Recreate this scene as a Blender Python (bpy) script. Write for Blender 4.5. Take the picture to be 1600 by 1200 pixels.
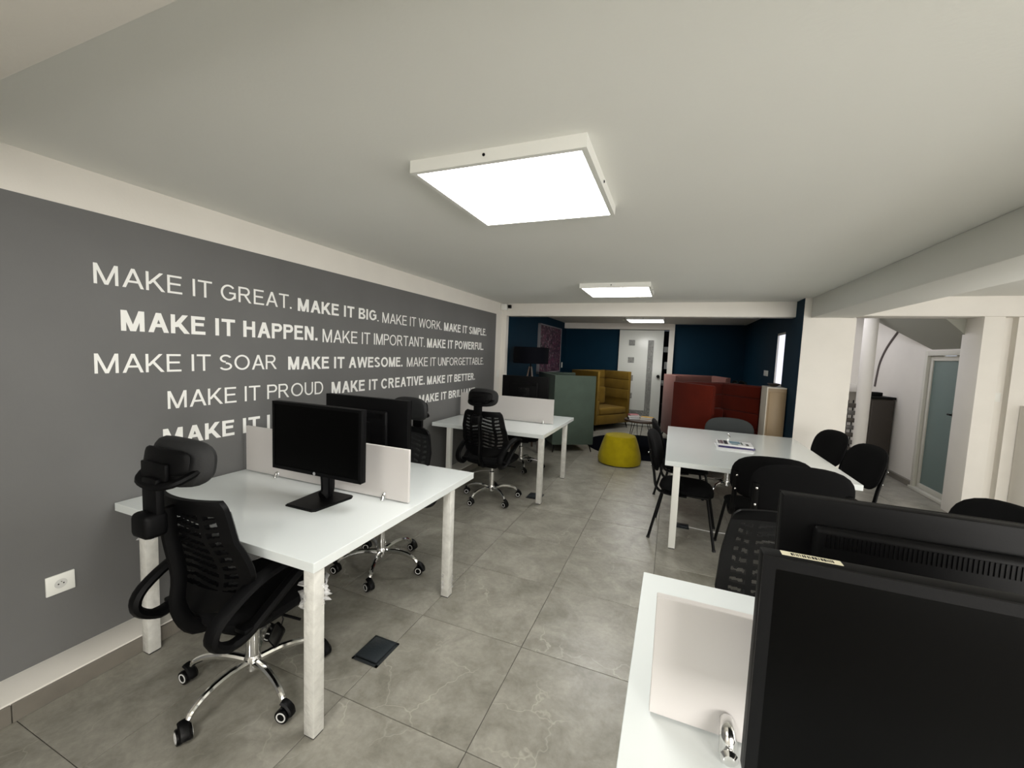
import bpy, bmesh, math, random
from mathutils import Vector, Matrix
PI = math.pi
rnd = random.Random(7)
for o in list(bpy.data.objects):
    bpy.data.objects.remove(o)
scene = bpy.context.scene
COL = scene.collection

# ------------------------------------------------------------------ camera
cam_d = bpy.data.cameras.new('camera'); cam = bpy.data.objects.new('camera', cam_d); COL.objects.link(cam)
cam_d.sensor_fit = 'HORIZONTAL'; cam_d.sensor_width = 36.0; cam_d.lens = 632.84 / 1600 * 36.0
cam_d.clip_start = 0.03; cam_d.clip_end = 100
yaw, pit, rol = -0.3765, -0.0782, -0.0403
fw = Vector((math.sin(yaw) * math.cos(pit), math.cos(yaw) * math.cos(pit), math.sin(pit)))
rt = Vector((math.cos(yaw), -math.sin(yaw), 0)); dn = fw.cross(rt)
rt2 = math.cos(rol) * rt + math.sin(rol) * dn; dn2 = -math.sin(rol) * rt + math.cos(rol) * dn
M = Matrix((rt2, -dn2, -fw)).transposed().to_4x4(); M.translation = Vector((0.6778, -1.3703, 1.6247))
cam.matrix_world = M
scene.camera = cam

# ------------------------------------------------------------------ world and light
w = bpy.data.worlds.new('world'); scene.world = w; w.use_nodes = True
w.node_tree.nodes['Background'].inputs[0].default_value = (0.78, 0.86, 1.0, 1)
w.node_tree.nodes['Background'].inputs[1].default_value = 1.0

def area(name, loc, rot, sx, sy, power, col):
    d = bpy.data.lights.new(name, 'AREA'); d.shape = 'RECTANGLE'; d.size = sx; d.size_y = sy
    d.energy = power; d.color = col
    o = bpy.data.objects.new(name, d); COL.objects.link(o); o.location = loc; o.rotation_euler = rot
    return o
# daylight through the big window of the right wall and the one behind the photographer
area('daylight_right_window', (5.05, 0.6, 1.45), (0, PI / 2, 0), 1.5, 3.6, 45, (1.0, 0.95, 0.88))
area('daylight_rear_window', (3.3, -3.1, 1.4), (PI / 2, 0, 0), 2.6, 1.4, 130, (1.0, 0.96, 0.90))
area('stair_fill_light', (3.0, 6.3, 2.97), (0, 0, 0), 1.0, 2.4, 30, (0.93, 0.91, 1.0))  # unseen overhead light added to brighten the hall walls
area('unseen_rear_lamp_light', (-.03, -2.45, 2.35), (0, 0, 0), .7, .7, 34, (1.0, .985, .95))  # unseen lamp added behind the camera to brighten the near beam
LAMP = 13.0
vs = scene.view_settings
vs.view_transform = 'Standard'; vs.look = 'None'; vs.gamma = 1.0; vs.exposure = 0.38
try: vs.use_curve_mapping = False
except Exception: pass
scene.display_settings.display_device = 'sRGB'

# ------------------------------------------------------------------ materials
def lin(c):
    return tuple((x / 12.92 if x <= .04045 else ((x + .055) / 1.055) ** 2.4) for x in c)
def s8(r, g, b): return lin((r / 255, g / 255, b / 255))
MATS = {}
def mat(name, col, rough=.5, metal=0., bump=0., bscale=60., var=0., vscale=4., spec=.5, coat=0., emis=None, es=0., trans=0., sheen=0., alpha=1.):
    if name in MATS: return MATS[name]
    m = bpy.data.materials.new(name); m.use_nodes = True; nt = m.node_tree; b = nt.nodes['Principled BSDF']
    b.inputs['Base Color'].default_value = (*col, 1); b.inputs['Roughness'].default_value = rough
    b.inputs['Metallic'].default_value = metal; b.inputs['Specular IOR Level'].default_value = spec
    b.inputs['Coat Weight'].default_value = coat; b.inputs['Coat Roughness'].default_value = .08
    b.inputs['Transmission Weight'].default_value = trans
    b.inputs['Sheen Weight'].default_value = sheen
    b.inputs['Alpha'].default_value = alpha
    if emis: b.inputs['Emission Color'].default_value = (*emis, 1); b.inputs['Emission Strength'].default_value = es
    tc = nt.nodes.new('ShaderNodeTexCoord')
    if var:
        n = nt.nodes.new('ShaderNodeTexNoise'); n.inputs['Scale'].default_value = vscale; n.inputs['Detail'].default_value = 5
        nt.links.new(tc.outputs['Object'], n.inputs['Vector'])
        mp = nt.nodes.new('ShaderNodeMapRange'); mp.inputs[1].default_value = .3; mp.inputs[2].default_value = .7
        mp.inputs[3].default_value = 1 - var; mp.inputs[4].default_value = 1 + var
        nt.links.new(n.outputs[0], mp.inputs[0])
        mx = nt.nodes.new('ShaderNodeVectorMath'); mx.operation = 'SCALE'; mx.inputs[0].default_value = col
        nt.links.new(mp.outputs[0], mx.inputs['Scale']); nt.links.new(mx.outputs[0], b.inputs['Base Color'])
    if bump:
        n = nt.nodes.new('ShaderNodeTexNoise'); n.inputs['Scale'].default_value = bscale; n.inputs['Detail'].default_value = 3
        nt.links.new(tc.outputs['Object'], n.inputs['Vector'])
        bp = nt.nodes.new('ShaderNodeBump'); bp.inputs['Strength'].default_value = bump; bp.inputs['Distance'].default_value = .004
        nt.links.new(n.outputs[0], bp.inputs['Height']); nt.links.new(bp.outputs[0], b.inputs['Normal'])
    MATS[name] = m; return m

white_wall = mat('white_wall_paint', s8(226, 222, 214), .85, bump=.12, bscale=90, var=.02)
ceil_m = mat('ceiling_paint', s8(228, 228, 222), .9, bump=.1, bscale=70, var=.012, vscale=1.2)
grey_paint = mat('grey_wall_paint', s8(100, 100, 99), .55, bump=.08, bscale=80, var=.06, vscale=2.2)
blue_paint = mat('petrol_blue_paint', s8(0, 38, 56), .7, spec=.15, bump=.08, bscale=80, var=.05)
letter_m = mat('white_vinyl', s8(240, 240, 236), .45)
desk_m = mat('white_gloss_laminate', s8(224, 229, 228), .12, spec=.5, coat=.25)
desk_leg = mat('white_steel_leg', s8(228, 228, 222), .35, bump=.12, bscale=25)
wrap_leg = mat('film_wrapped_steel', s8(214, 213, 207), .25, bump=.8, bscale=38, var=.10, vscale=22)
screen_panel = mat('partition_laminate', s8(204, 200, 197), .4)
chrome = mat('chrome', (.78, .78, .77), .12, 1.)
black_pl = mat('black_plastic', s8(6, 6, 7), .5, spec=.12, bump=.04, bscale=260)
black_gloss = mat('black_gloss_plastic', s8(6, 6, 7), .4, spec=.18)
black_fab = mat('black_fabric', s8(10, 10, 11), .95, bump=.4, bscale=420, spec=.15)
black_leath = mat('dark_fabric_worn', s8(17, 18, 19), .7, bump=.2, bscale=140)
screen_m = mat('monitor_glass', s8(3, 3, 3), .3, spec=.06)
ring_m = mat('white_caster_ring', s8(222, 222, 220), .4)
rubber = mat('black_rubber', s8(18, 18, 19), .55)
green_f = mat('green_velvet', s8(70, 84, 74), .85, var=.10, vscale=5, sheen=.06, bump=.15, bscale=200)
must_f = mat('mustard_velvet', s8(114, 90, 30), .8, spec=.15, var=.12, vscale=6, sheen=.06, bump=.15, bscale=200)
pink_f = mat('dusty_pink_velvet', s8(130, 86, 78), .8, var=.06, sheen=.06)
red_f = mat('rust_red_velvet', s8(76, 19, 6), .85, spec=.1, var=.10, sheen=.06, vscale=5)
pouf_f = mat('yellow_velvet', s8(156, 140, 10), .8, spec=.1, var=.14, vscale=9, sheen=.08, bump=.2, bscale=160)
rug_m = mat('black_rug', s8(7, 9, 15), .98, bump=.5, bscale=300, spec=.03)
wood_d = mat('dark_walnut', s8(64, 46, 32), .45, var=.2, vscale=12)
beige_c = mat('beige_cabinet', s8(150, 128, 96), .5, var=.05)
cream = mat('cream_edge', s8(206, 200, 184), .5)
bin_m = mat('dark_taupe_metal', s8(62, 57, 52), .5, var=.05, spec=.2)
teal_gl = mat('frosted_teal_glass', s8(120, 142, 138), .35, trans=.35)
alu_w = mat('white_aluminium', s8(205, 203, 192), .35)
dark_in = mat('dark_recess', s8(14, 14, 15), .8)  # near-black colour stands in for shade in closet, gap and back room
card = mat('glossy_paper', s8(225, 226, 226), .3)
violet = mat('violet_cover', s8(38, 30, 82), .35)
skirt_m = mat('skirting_tile', s8(120, 115, 106), .45, var=.12, vscale=7)
grout_m = mat('grout', s8(84, 81, 74), .9)
lamp_sh = mat('black_lamp_shade', s8(9, 10, 16), .85, spec=.08)

def tile_material():
    m = bpy.data.materials.new('porcelain_tile'); m.use_nodes = True; nt = m.node_tree; N = nt.nodes; L = nt.links
    b = N['Principled BSDF']; b.inputs['Roughness'].default_value = .32; b.inputs['Specular IOR Level'].default_value = .45
    tc = N.new('ShaderNodeTexCoord'); oi = N.new('ShaderNodeObjectInfo')
    sc = N.new('ShaderNodeMath'); sc.operation = 'MULTIPLY'; sc.inputs[1].default_value = 57.
    L.new(oi.outputs['Random'], sc.inputs[0])
    ad = N.new('ShaderNodeVectorMath'); ad.operation = 'ADD'; L.new(tc.outputs['Object'], ad.inputs[0]); L.new(sc.outputs[0], ad.inputs[1])
    def noise(s, d=6, r=.6, dist=0., vec=ad):
        n = N.new('ShaderNodeTexNoise'); n.inputs['Scale'].default_value = s; n.inputs['Detail'].default_value = d
        n.inputs['Roughness'].default_value = r; n.inputs['Distortion'].default_value = dist
        L.new(vec.outputs[0], n.inputs['Vector']); return n
    n1 = noise(4.5, 8, .68, .4); n2 = noise(40, 4, .6)
    r1 = N.new('ShaderNodeValToRGB'); r1.color_ramp.elements[0].position = .34; r1.color_ramp.elements[1].position = .66
    r1.color_ramp.elements[0].color = (*s8(122, 119, 109), 1); r1.color_ramp.elements[1].color = (*s8(158, 155, 145), 1)
    L.new(n1.outputs[0], r1.inputs[0])
    m2 = N.new('ShaderNodeMixRGB'); m2.blend_type = 'OVERLAY'; m2.inputs[0].default_value = .22
    L.new(r1.outputs[0], m2.inputs[1]); L.new(n2.outputs[0], m2.inputs[2])
    # thin light veins, only where a second noise lets them through
    vo = N.new('ShaderNodeTexVoronoi'); vo.feature = 'DISTANCE_TO_EDGE'; vo.inputs['Scale'].default_value = 3.0
    wob = noise(3., 4, .6); wm = N.new('ShaderNodeVectorMath'); wm.operation = 'MULTIPLY_ADD'
    wm.inputs[1].default_value = (.3, .3, .3); L.new(wob.outputs['Color'], wm.inputs[0]); L.new(ad.outputs[0], wm.inputs[2])
    L.new(wm.outputs[0], vo.inputs['Vector'])
    lt = N.new('ShaderNodeMapRange'); lt.inputs[1].default_value = 0.; lt.inputs[2].default_value = .013; lt.inputs[3].default_value = 1.; lt.inputs[4].default_value = 0.
    L.new(vo.outputs['Distance'], lt.inputs[0])
    msk = noise(2.6, 3, .5); mr = N.new('ShaderNodeMapRange'); mr.inputs[1].default_value = .50; mr.inputs[2].default_value = .66; mr.inputs[4].default_value = .5
    L.new(msk.outputs[0], mr.inputs[0])
    ml = N.new('ShaderNodeMath'); ml.operation = 'MULTIPLY'; L.new(lt.outputs[0], ml.inputs[0]); L.new(mr.outputs[0], ml.inputs[1])
    m3 = N.new('ShaderNodeMixRGB'); m3.inputs[2].default_value = (*s8(192, 188, 175), 1)
    L.new(ml.outputs[0], m3.inputs[0]); L.new(m2.outputs[0], m3.inputs[1])
    L.new(m3.outputs[0], b.inputs['Base Color'])
    bp = N.new('ShaderNodeBump'); bp.inputs['Strength'].default_value = .08; bp.inputs['Distance'].default_value = .003
    L.new(n1.outputs[0], bp.inputs['Height']); L.new(bp.outputs[0], b.inputs['Normal'])
    return m
tile_m = tile_material()

def mesh_fabric():
    m = bpy.data.materials.new('black_mesh_fabric'); m.use_nodes = True; nt = m.node_tree; N = nt.nodes; L = nt.links
    b = N['Principled BSDF']; b.inputs['Base Color'].default_value = (*s8(20, 21, 22), 1); b.inputs['Roughness'].default_value = .7
    tc = N.new('ShaderNodeTexCoord'); sep = N.new('ShaderNodeSeparateXYZ'); L.new(tc.outputs['Object'], sep.inputs[0])
    outs = []
    for ax in ('X', 'Z'):
        mu = N.new('ShaderNodeMath'); mu.operation = 'MULTIPLY'; mu.inputs[1].default_value = 2 * PI / .0052
        L.new(sep.outputs[ax], mu.inputs[0]); si = N.new('ShaderNodeMath'); si.operation = 'SINE'; L.new(mu.outputs[0], si.inputs[0]); outs.append(si)
    pr = N.new('ShaderNodeMath'); pr.operation = 'MULTIPLY'; L.new(outs[0].outputs[0], pr.inputs[0]); L.new(outs[1].outputs[0], pr.inputs[1])
    gt = N.new('ShaderNodeMath'); gt.operation = 'LESS_THAN'; gt.inputs[1].default_value = .0; L.new(pr.outputs[0], gt.inputs[0])
    L.new(gt.outputs[0], b.inputs['Alpha']); return m
mesh_m = mesh_fabric()

def pattern_mat():      # small black and white ornamental print
    m = bpy.data.materials.new('ornament_print'); m.use_nodes = True; nt = m.node_tree; N = nt.nodes; L = nt.links
    b = N['Principled BSDF']; b.inputs['Roughness'].default_value = .4
    tc = N.new('ShaderNodeTexCoord'); v = N.new('ShaderNodeTexVoronoi'); v.distance = 'CHEBYCHEV'; v.inputs['Scale'].default_value = 34; v.inputs['Randomness'].default_value = .35
    L.new(tc.outputs['Object'], v.inputs['Vector'])
    mu = N.new('ShaderNodeMath'); mu.operation = 'MULTIPLY'; mu.inputs[1].default_value = 22; L.new(v.outputs['Distance'], mu.inputs[0])
    si = N.new('ShaderNodeMath'); si.operation = 'SINE'; L.new(mu.outputs[0], si.inputs[0])
    r = N.new('ShaderNodeValToRGB'); r.color_ramp.interpolation = 'CONSTANT'
    r.color_ramp.elements[0].color = (*s8(60, 62, 62), 1); r.color_ramp.elements[1].position = .35; r.color_ramp.elements[1].color = (*s8(190, 190, 184), 1)
    L.new(si.outputs[0], r.inputs[0]); L.new(r.outputs[0], b.inputs['Base Color']); return m
orn_m = pattern_mat()

def painting_mat():
    m = bpy.data.materials.new('abstract_canvas'); m.use_nodes = True; nt = m.node_tree; N = nt.nodes; L = nt.links
    b = N['Principled BSDF']; b.inputs['Roughness'].default_value = .5
    tc = N.new('ShaderNodeTexCoord'); mp = N.new('ShaderNodeMapping'); mp.inputs['Scale'].default_value = (1, 1, .8)
    L.new(tc.outputs['Object'], mp.inputs[0])
    v = N.new('ShaderNodeTexVoronoi'); v.inputs['Scale'].default_value = 34; L.new(mp.outputs[0], v.inputs['Vector'])
    r = N.new('ShaderNodeValToRGB'); cr = r.color_ramp; cr.interpolation = 'CONSTANT'
    cols = [(0, (16, 10, 20)), (.30, (66, 26, 48)), (.50, (104, 50, 76)), (.62, (30, 24, 44)), (.74, (120, 92, 100)), (.82, (60, 24, 50)), (.93, (150, 140, 144))]
    cr.elements[0].color = (*s8(*cols[0][1]), 1); cr.elements[1].position = cols[1][0]; cr.elements[1].color = (*s8(*cols[1][1]), 1)
    for p, c in cols[2:]:
        e = cr.elements.new(p); e.color = (*s8(*c), 1)
    sp = N.new('ShaderNodeSeparateColor'); L.new(v.outputs['Color'], sp.inputs[0]); L.new(sp.outputs[0], r.inputs[0])
    L.new(r.outputs[0], b.inputs['Base Color']); return m
paint_m = painting_mat()

def emission(name, col, st):
    m = bpy.data.materials.new(name); m.use_nodes = True; nt = m.node_tree; nt.nodes.clear()
    e = nt.nodes.new('ShaderNodeEmission'); e.inputs[0].default_value = (*col, 1); e.inputs[1].default_value = st
    o = nt.nodes.new('ShaderNodeOutputMaterial'); nt.links.new(e.outputs[0], o.inputs[0]); return m
lamp_m = emission('led_panel', (1.0, .985, .95), LAMP)
day_m = emission('daylit_frosted_pane', (.86, .86, 1.0), .95)
led_m = emission('small_led', (.9, .95, 1.0), 1.2)

# ------------------------------------------------------------------ shape helpers
def B(): return bmesh.new()
def box(bm, x0, x1, y0, y1, z0, z1, bev=0., seg=2, T=None):
    r = bmesh.ops.create_cube(bm, size=1.)
    vs_ = r['verts']
    S = Matrix.Translation(((x0 + x1) / 2, (y0 + y1) / 2, (z0 + z1) / 2)) @ Matrix.Diagonal((abs(x1 - x0), abs(y1 - y0), abs(z1 - z0), 1))
    bmesh.ops.transform(bm, matrix=S, verts=vs_)
    if bev:
        es = list({e for v in vs_ for e in v.link_edges})
        g = bmesh.ops.bevel(bm, geom=es, offset=bev, segments=seg, affect='EDGES', profile=.5)
        vs_ = list({v for f in g['faces'] for v in f.verts} | {v for v in vs_ if v.is_valid})
    if T is not None: bmesh.ops.transform(bm, matrix=T, verts=[v for v in vs_ if v.is_valid])
    return bm
def tube(bm, pts, r, n=10, closed=False, sx=1., up=None):
    pts = [Vector(p) for p in pts]; m = len(pts); rs = r if isinstance(r, (list, tuple)) else [r] * m
    rings = []; nrm = None
    for i, p in enumerate(pts):
        if closed: t = pts[(i + 1) % m] - pts[i - 1]
        else: t = pts[min(i + 1, m - 1)] - pts[max(i - 1, 0)]
        t.normalize()
        if nrm is None or up is not None:
            a = Vector(up) if up is not None else (Vector((0, 0, 1)) if abs(t.z) < .9 else Vector((1, 0, 0)))
            nrm = (a - t * a.dot(t)).normalized()
        else: nrm = (nrm - t * nrm.dot(t)).normalized()
        bi = t.cross(nrm)
        rings.append([bm.verts.new(p + nrm * (math.cos(2 * PI * k / n) * rs[i]) + bi * (math.sin(2 * PI * k / n) * rs[i] * sx)) for k in range(n)])
    for i in range(m if closed else m - 1):
        a, b = rings[i], rings[(i + 1) % m]
        for k in range(n): bm.faces.new((a[k], a[(k + 1) % n], b[(k + 1) % n], b[k]))
    if not closed:
        bm.faces.new(rings[0][::-1]); bm.faces.new(rings[-1])
    return bm
def smooth_pts(pts, k=4, closed=False):
    P = [Vector(p) for p in pts]; n = len(P); out = []
    for i in range(n if closed else n - 1):
        p0 = P[i - 1] if (closed or i > 0) else P[0]; p1 = P[i]; p2 = P[(i + 1) % n]; p3 = P[(i + 2) % n] if (closed or i + 2 < n) else P[-1]
        for j in range(k):
            t = j / k
            out.append(.5 * ((2 * p1) + (p2 - p0) * t + (2 * p0 - 5 * p1 + 4 * p2 - p3) * t * t + (3 * p1 - p0 - 3 * p2 + p3) * t ** 3))
    if not closed: out.append(P[-1])
    return out
def lathe(bm, prof, n=24, T=None):
    rings = []
    for r, z in prof: rings.append([bm.verts.new((max(r, 1e-4) * math.cos(2 * PI * k / n), max(r, 1e-4) * math.sin(2 * PI * k / n), z)) for k in range(n)])
    for a, b in zip(rings, rings[1:]):
        for k in range(n): bm.faces.new((a[k], a[(k + 1) % n], b[(k + 1) % n], b[k]))
    bm.faces.new(rings[0][::-1]); bm.faces.new(rings[-1])
    if T is not None: bmesh.ops.transform(bm, matrix=T, verts=[v for r in rings for v in r])
    return bm
def prism(bm, poly, z0, z1, T=None):
    a = [bm.verts.new((x, y, z0)) for x, y in poly]; b = [bm.verts.new((x, y, z1)) for x, y in poly]; n = len(poly)
    bm.faces.new(a[::-1]); bm.faces.new(b)
    for k in range(n): bm.faces.new((a[k], a[(k + 1) % n], b[(k + 1) % n], b[k]))
    if T is not None: bmesh.ops.transform(bm, matrix=T, verts=a + b)
    return bm
def pad(bm, fn, w, h, t, e=4., n=36, rings=(1., .96, .86, .6, .3)):
    """cushion: superellipse outline w x h, thickness t, domed; fn(u, v, d) -> point (u, v in metres, d depth)"""
    def outline(s):
        out = []
        for k in range(n):
            a = 2 * PI * k / n; c, sn = math.cos(a), math.sin(a)
            rr = (abs(c) ** e + abs(sn) ** e) ** (-1 / e); out.append((c * rr * w / 2 * s, sn * rr * h / 2 * s))
        return out
    prof = [(s, t / 2 * (1 - s ** 6) ** .5 if s < 1 else 0) for s in rings]
    allr = []
    for side in (1, -1):
        rs = []
        for i, (s, d) in enumerate(prof):
            if side == -1 and i == 0: rs.append(allr[0][0]); continue
            rs.append([bm.verts.new(fn(u, v, d * side)) for u, v in outline(s)])
        allr.append(rs)
        for a, b in zip(rs, rs[1:]):
            for k in range(n):
                f = (a[k], a[(k + 1) % n], b[(k + 1) % n], b[k]); bm.faces.new(f if side == 1 else f[::-1])
        c = bm.verts.new(fn(0, 0, t / 2 * side)); l = rs[-1]
        for k in range(n):
            f = (l[k], l[(k + 1) % n], c); bm.faces.new(f if side == 1 else f[::-1])
    return bm
def obj(name, bm, m, parent=None, ang=35, loc=None):
    bmesh.ops.recalc_face_normals(bm, faces=bm.faces)
    me = bpy.data.meshes.new(name); bm.to_mesh(me); bm.free()
    me.polygons.foreach_set('use_smooth', [True] * len(me.polygons))
    me.set_sharp_from_angle(angle=math.radians(ang))
    me.materials.append(m)
    o = bpy.data.objects.new(name, me); COL.objects.link(o)
    if parent: o.parent = parent
    if loc: o.location = loc
    return o
def empty(name, label, cat, loc=(0, 0, 0), rz=0., group=None):
    o = bpy.data.objects.new(name, None); COL.objects.link(o); o.location = loc; o.rotation_euler = (0, 0, rz)
    o.empty_display_size = .1
    o['label'] = label; o['category'] = cat
    if group: o['group'] = group
    return o
def tag(o, label, cat, group=None):
    o['label'] = label; o['category'] = cat
    if group: o['group'] = group
    return o
def st(name, bm, m, parent=None):
    o = obj(name, bm, m, parent)
    if parent is None: o['kind'] = 'structure'
    return o
def dup(root, loc, rz, label, group=None):
    r = root.copy(); COL.objects.link(r); r.location = loc; r.rotation_euler = (0, 0, rz); r['label'] = label
    if group: r['group'] = group
    for ch in list(root.children):
        c = ch.copy(); COL.objects.link(c); c.parent = r
        for g in list(ch.children):
            d = g.copy(); COL.objects.link(d); d.parent = c
    return r
def bx(*a, **k): return box(B(), *a, **k)
RX = lambda a: Matrix.Rotation(a, 4, 'X')
RY = lambda a: Matrix.Rotation(a, 4, 'Y')
RZ = lambda a: Matrix.Rotation(a, 4, 'Z')
TR = lambda *a: Matrix.Translation(a)

# ------------------------------------------------------------------ room shell
H = 2.411; WX = -1.985; TS = .645
floor = st('floor', bx(-2.2, 5.4, -3.4, 9.6, -.08, -.004), grout_m)
tm = None
for i in range(-4, 8):
    for j in range(-5, 15):
        x0 = i * TS; y0 = j * TS
        if x0 + TS > 5.4 or x0 < -2.6: continue
        if tm is None:
            o = obj('tile', bx(0, TS - .0032, 0, TS - .0032, -.012, 0, bev=.0012, seg=1), tile_m, floor); tm = o.data
        else:
            o = bpy.data.objects.new('tile', tm); COL.objects.link(o); o.parent = floor
        o.location = (x0 + .0016, y0 + .0016, rnd.uniform(-.0004, .0002))
cb_ = B(); box(cb_, -2.2, 2.30, -3.4, 9.6, H, H + .12); box(cb_, 2.30, 5.4, -3.4, 4.76, H, H + .12); box(cb_, 3.95, 5.4, 4.76, 7.8, H, H + .12); box(cb_, 2.30, 5.4, 7.8, 9.6, H, H + .12)
ceiling = st('ceiling', cb_, ceil_m)

wl = st('wall_left', bx(-2.2, WX, -3.4, 4.82, 0, H), white_wall)
pa = obj('grey_painted_field', bx(WX - .01, WX + .0025, -3.2, 4.565, .0855, 2.222), grey_paint, wl); pa['label'] = 'grey painted field of the wall'
lp = st('wall_lounge_left', bx(-2.2, -1.90, 4.90, 9.3, 0, H), blue_paint)
pil = st('trim_1', bx(-2.2, -1.905, 4.80, 4.90, 0, 2.215), white_wall)
# ledge along the foot of the grey wall, faced with skirting tiles
ledge = st('baseboard_left', bx(WX - .02, -1.790, -3.3, 4.80, 0, .088, bev=.004), white_wall)
for k in range(-5, 8):
    y0 = -.013 + k * TS
    if y0 + TS > 4.85: continue
    obj('skirting_tile', bx(-1.792, -1.778, y0 + .0015, y0 + TS - .0015, 0, .080, bev=.0015, seg=1), skirt_m, ledge)

# beams
st('trim_2', bx(-2.0, 2.10, 4.80, 5.0, 2.215, H, bev=.004), white_wall)             # beam before the lounge
st('trim_3', bx(2.165, 2.57, -3.3, 4.47, 2.175, H, bev=.005), ceil_m)                # long beam on the right
st('trim_4', bx(-2.0, 2.165, -1.30, -.885, 2.22, H, bev=.004), white_wall)               # beam over the photographer
st('trim_5', bx(2.57, 5.3, 4.45, 4.75, 2.20, H, bev=.004), white_wall)               # beam above the hall opening
colm = B(); prism(colm, [(2.092, 4.47), (2.44, 4.435), (2.615, 4.50), (2.66, 4.8), (2.092, 4.8)], 0, 2.175)
box(colm, 2.092, 2.60, 4.475, 4.8, 2.17, H)
st('trim_6', colm, white_wall)
# lounge right wall (blue) with the bright window opening
wr = B()
box(wr, 2.093, 2.25, 4.801, 5.27, 0, H); box(wr, 2.093, 2.25, 5.80, 8.90, 0, H)
box(wr, 2.093, 2.25, 5.27, 5.80, 0, 1.29); box(wr, 2.093, 2.25, 5.27, 5.80, 2.06, H)
box(wr, 2.086, 2.094, 4.476, 4.82, 0, H - .002)
st('wall_lounge_right', wr, blue_paint)
win = st('window_1', bx(2.128, 2.15, 5.275, 5.795, 1.295, 2.055), day_m)
fr = B()
box(fr, 2.105, 2.127, 5.27, 5.80, 1.29, 1.325); box(fr, 2.105, 2.127, 5.27, 5.80, 2.03, 2.06)
box(fr, 2.105, 2.127, 5.27, 5.295, 1.29, 2.06); box(fr, 2.105, 2.127, 5.775, 5.80, 1.29, 2.06)
obj('window_frame', fr, alu_w, win)

# back wall of the lounge with the sliding door
wb = B(); box(wb, -2.0, -.40, 8.72, 8.9, 0, H); box(wb, .66, 2.2, 8.72, 8.9, 0, H); box(wb, -.40, .66, 8.72, 8.9, 2.27, H)
st('wall_back', wb, blue_paint)
st('trim_7', bx(-1.90, .66, 8.56, 8.72, 2.275, H - .001), white_wall)
st('trim_8', bx(.545, .66, 8.60, 8.735, 0, 2.275), white_wall)
cl = B(); box(cl, -.5, .75, 9.40, 9.44, 0, 2.3); box(cl, .70, .74, 8.9, 9.4, 0, 2.3); box(cl, -.5, -.46, 8.9, 9.4, 0, 2.3)
st('wall_closet', cl, dark_in)
sd = st('door_1', bx(-.56, .435, 8.63, 8.67, .012, 2.262, bev=.003), mat('white_gloss_door', s8(216, 218, 212), .25))
for cz in (1.963, 1.555, 1.13, .71):
    o = obj('ornament_square', bx(-.335, -.195, 8.624, 8.631, cz - .065, cz + .065), orn_m, sd); o['label'] = 'square of black and white ornament'
obj('ornament_strip', bx(.10, .228, 8.624, 8.631, .30, 2.03), orn_m, sd)['label'] = 'upright strip of black and white ornament'
obj('ornament_strip', bx(-.34, .228, 8.6235, 8.6305, .245, .375), orn_m, sd)['label'] = 'strip of black and white ornament at the foot'
kb = B(); lathe(kb, [(.035, 0), (.035, .012), (.022, .02), (.032, .035), (.036, .05), (.02, .062)], 16, TR(.365, 8.63, 1.2) @ RX(PI / 2))
obj('door_knob', kb, black_gloss, sd)
sh = empty('shelf_unit', 'dark shelves with small white packages glimpsed in the gap beside the white ornamented door', 'shelf', (.5, 9.15, 0))
for z in (.5, .95, 1.35, 1.75): obj('shelf', bx(-.2, .15, -.15, .12, z, z + .02), dark_in, sh)
obj('side_panel', bx(.15, .17, -.15, .12, 0, 2.1), dark_in, sh); obj('side_panel', bx(-.22, -.2, -.15, .12, 0, 2.1), dark_in, sh)
for x, z, s in ((.0, 1.77, .13), (.03, 1.37, .17), (-.06, .97, .12)): obj('white_package', bx(x - .06, x + .06, -.12, .0, z, z + s, bev=.01), card, sh)

# hall on the right: door wall, soffit of the stairs, back wall, pillars
dw = B(); box(dw, 3.84, 4.0, 5.72, 8.2, 0, 2.6); box(dw, 3.84, 4.0, 4.79, 5.72, 1.86, 2.6)
st('wall_hall', dw, white_wall)
st('wall_hall_back', bx(2.25, 4.0, 7.75, 7.9, 0, 3.0), white_wall)
st('wall_stair', bx(2.25, 2.40, 4.801, 7.75, 0, 2.95), white_wall)
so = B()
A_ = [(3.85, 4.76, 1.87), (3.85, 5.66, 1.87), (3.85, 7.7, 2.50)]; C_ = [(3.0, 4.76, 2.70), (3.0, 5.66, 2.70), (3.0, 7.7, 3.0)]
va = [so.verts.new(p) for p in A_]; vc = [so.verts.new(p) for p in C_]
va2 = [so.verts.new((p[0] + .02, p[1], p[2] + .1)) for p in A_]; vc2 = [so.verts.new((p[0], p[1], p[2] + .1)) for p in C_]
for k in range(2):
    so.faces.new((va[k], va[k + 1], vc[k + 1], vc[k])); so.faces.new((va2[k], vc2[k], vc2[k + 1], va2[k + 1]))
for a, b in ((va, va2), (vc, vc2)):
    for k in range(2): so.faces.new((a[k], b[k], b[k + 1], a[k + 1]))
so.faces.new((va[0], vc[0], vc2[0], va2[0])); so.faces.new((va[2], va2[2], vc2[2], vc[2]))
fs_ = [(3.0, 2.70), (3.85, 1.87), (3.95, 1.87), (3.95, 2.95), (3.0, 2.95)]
prism(so, fs_, -.004, .004, TR(0, 4.757, 0) @ RX(PI / 2))  # fascia added to stop sky light leaking past the soffit end
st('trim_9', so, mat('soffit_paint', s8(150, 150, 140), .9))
st('trim_10', bx(3.80, 3.845, 5.70, 7.75, 0, .075), skirt_m)
arch = B(); tube(arch, smooth_pts([(3.835, 6.50, 2.25), (3.835, 6.594, 2.177), (3.835, 6.883, 1.95), (3.835, 7.067, 1.714), (3.835, 7.13, 1.501), (3.835, 7.165, 1.30)]), .018, 8)
st('trim_11', arch, mat('dark_wall_crease', s8(92, 84, 82), .7))  # crease of the wall, its dark line put in as a dark tube
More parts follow.
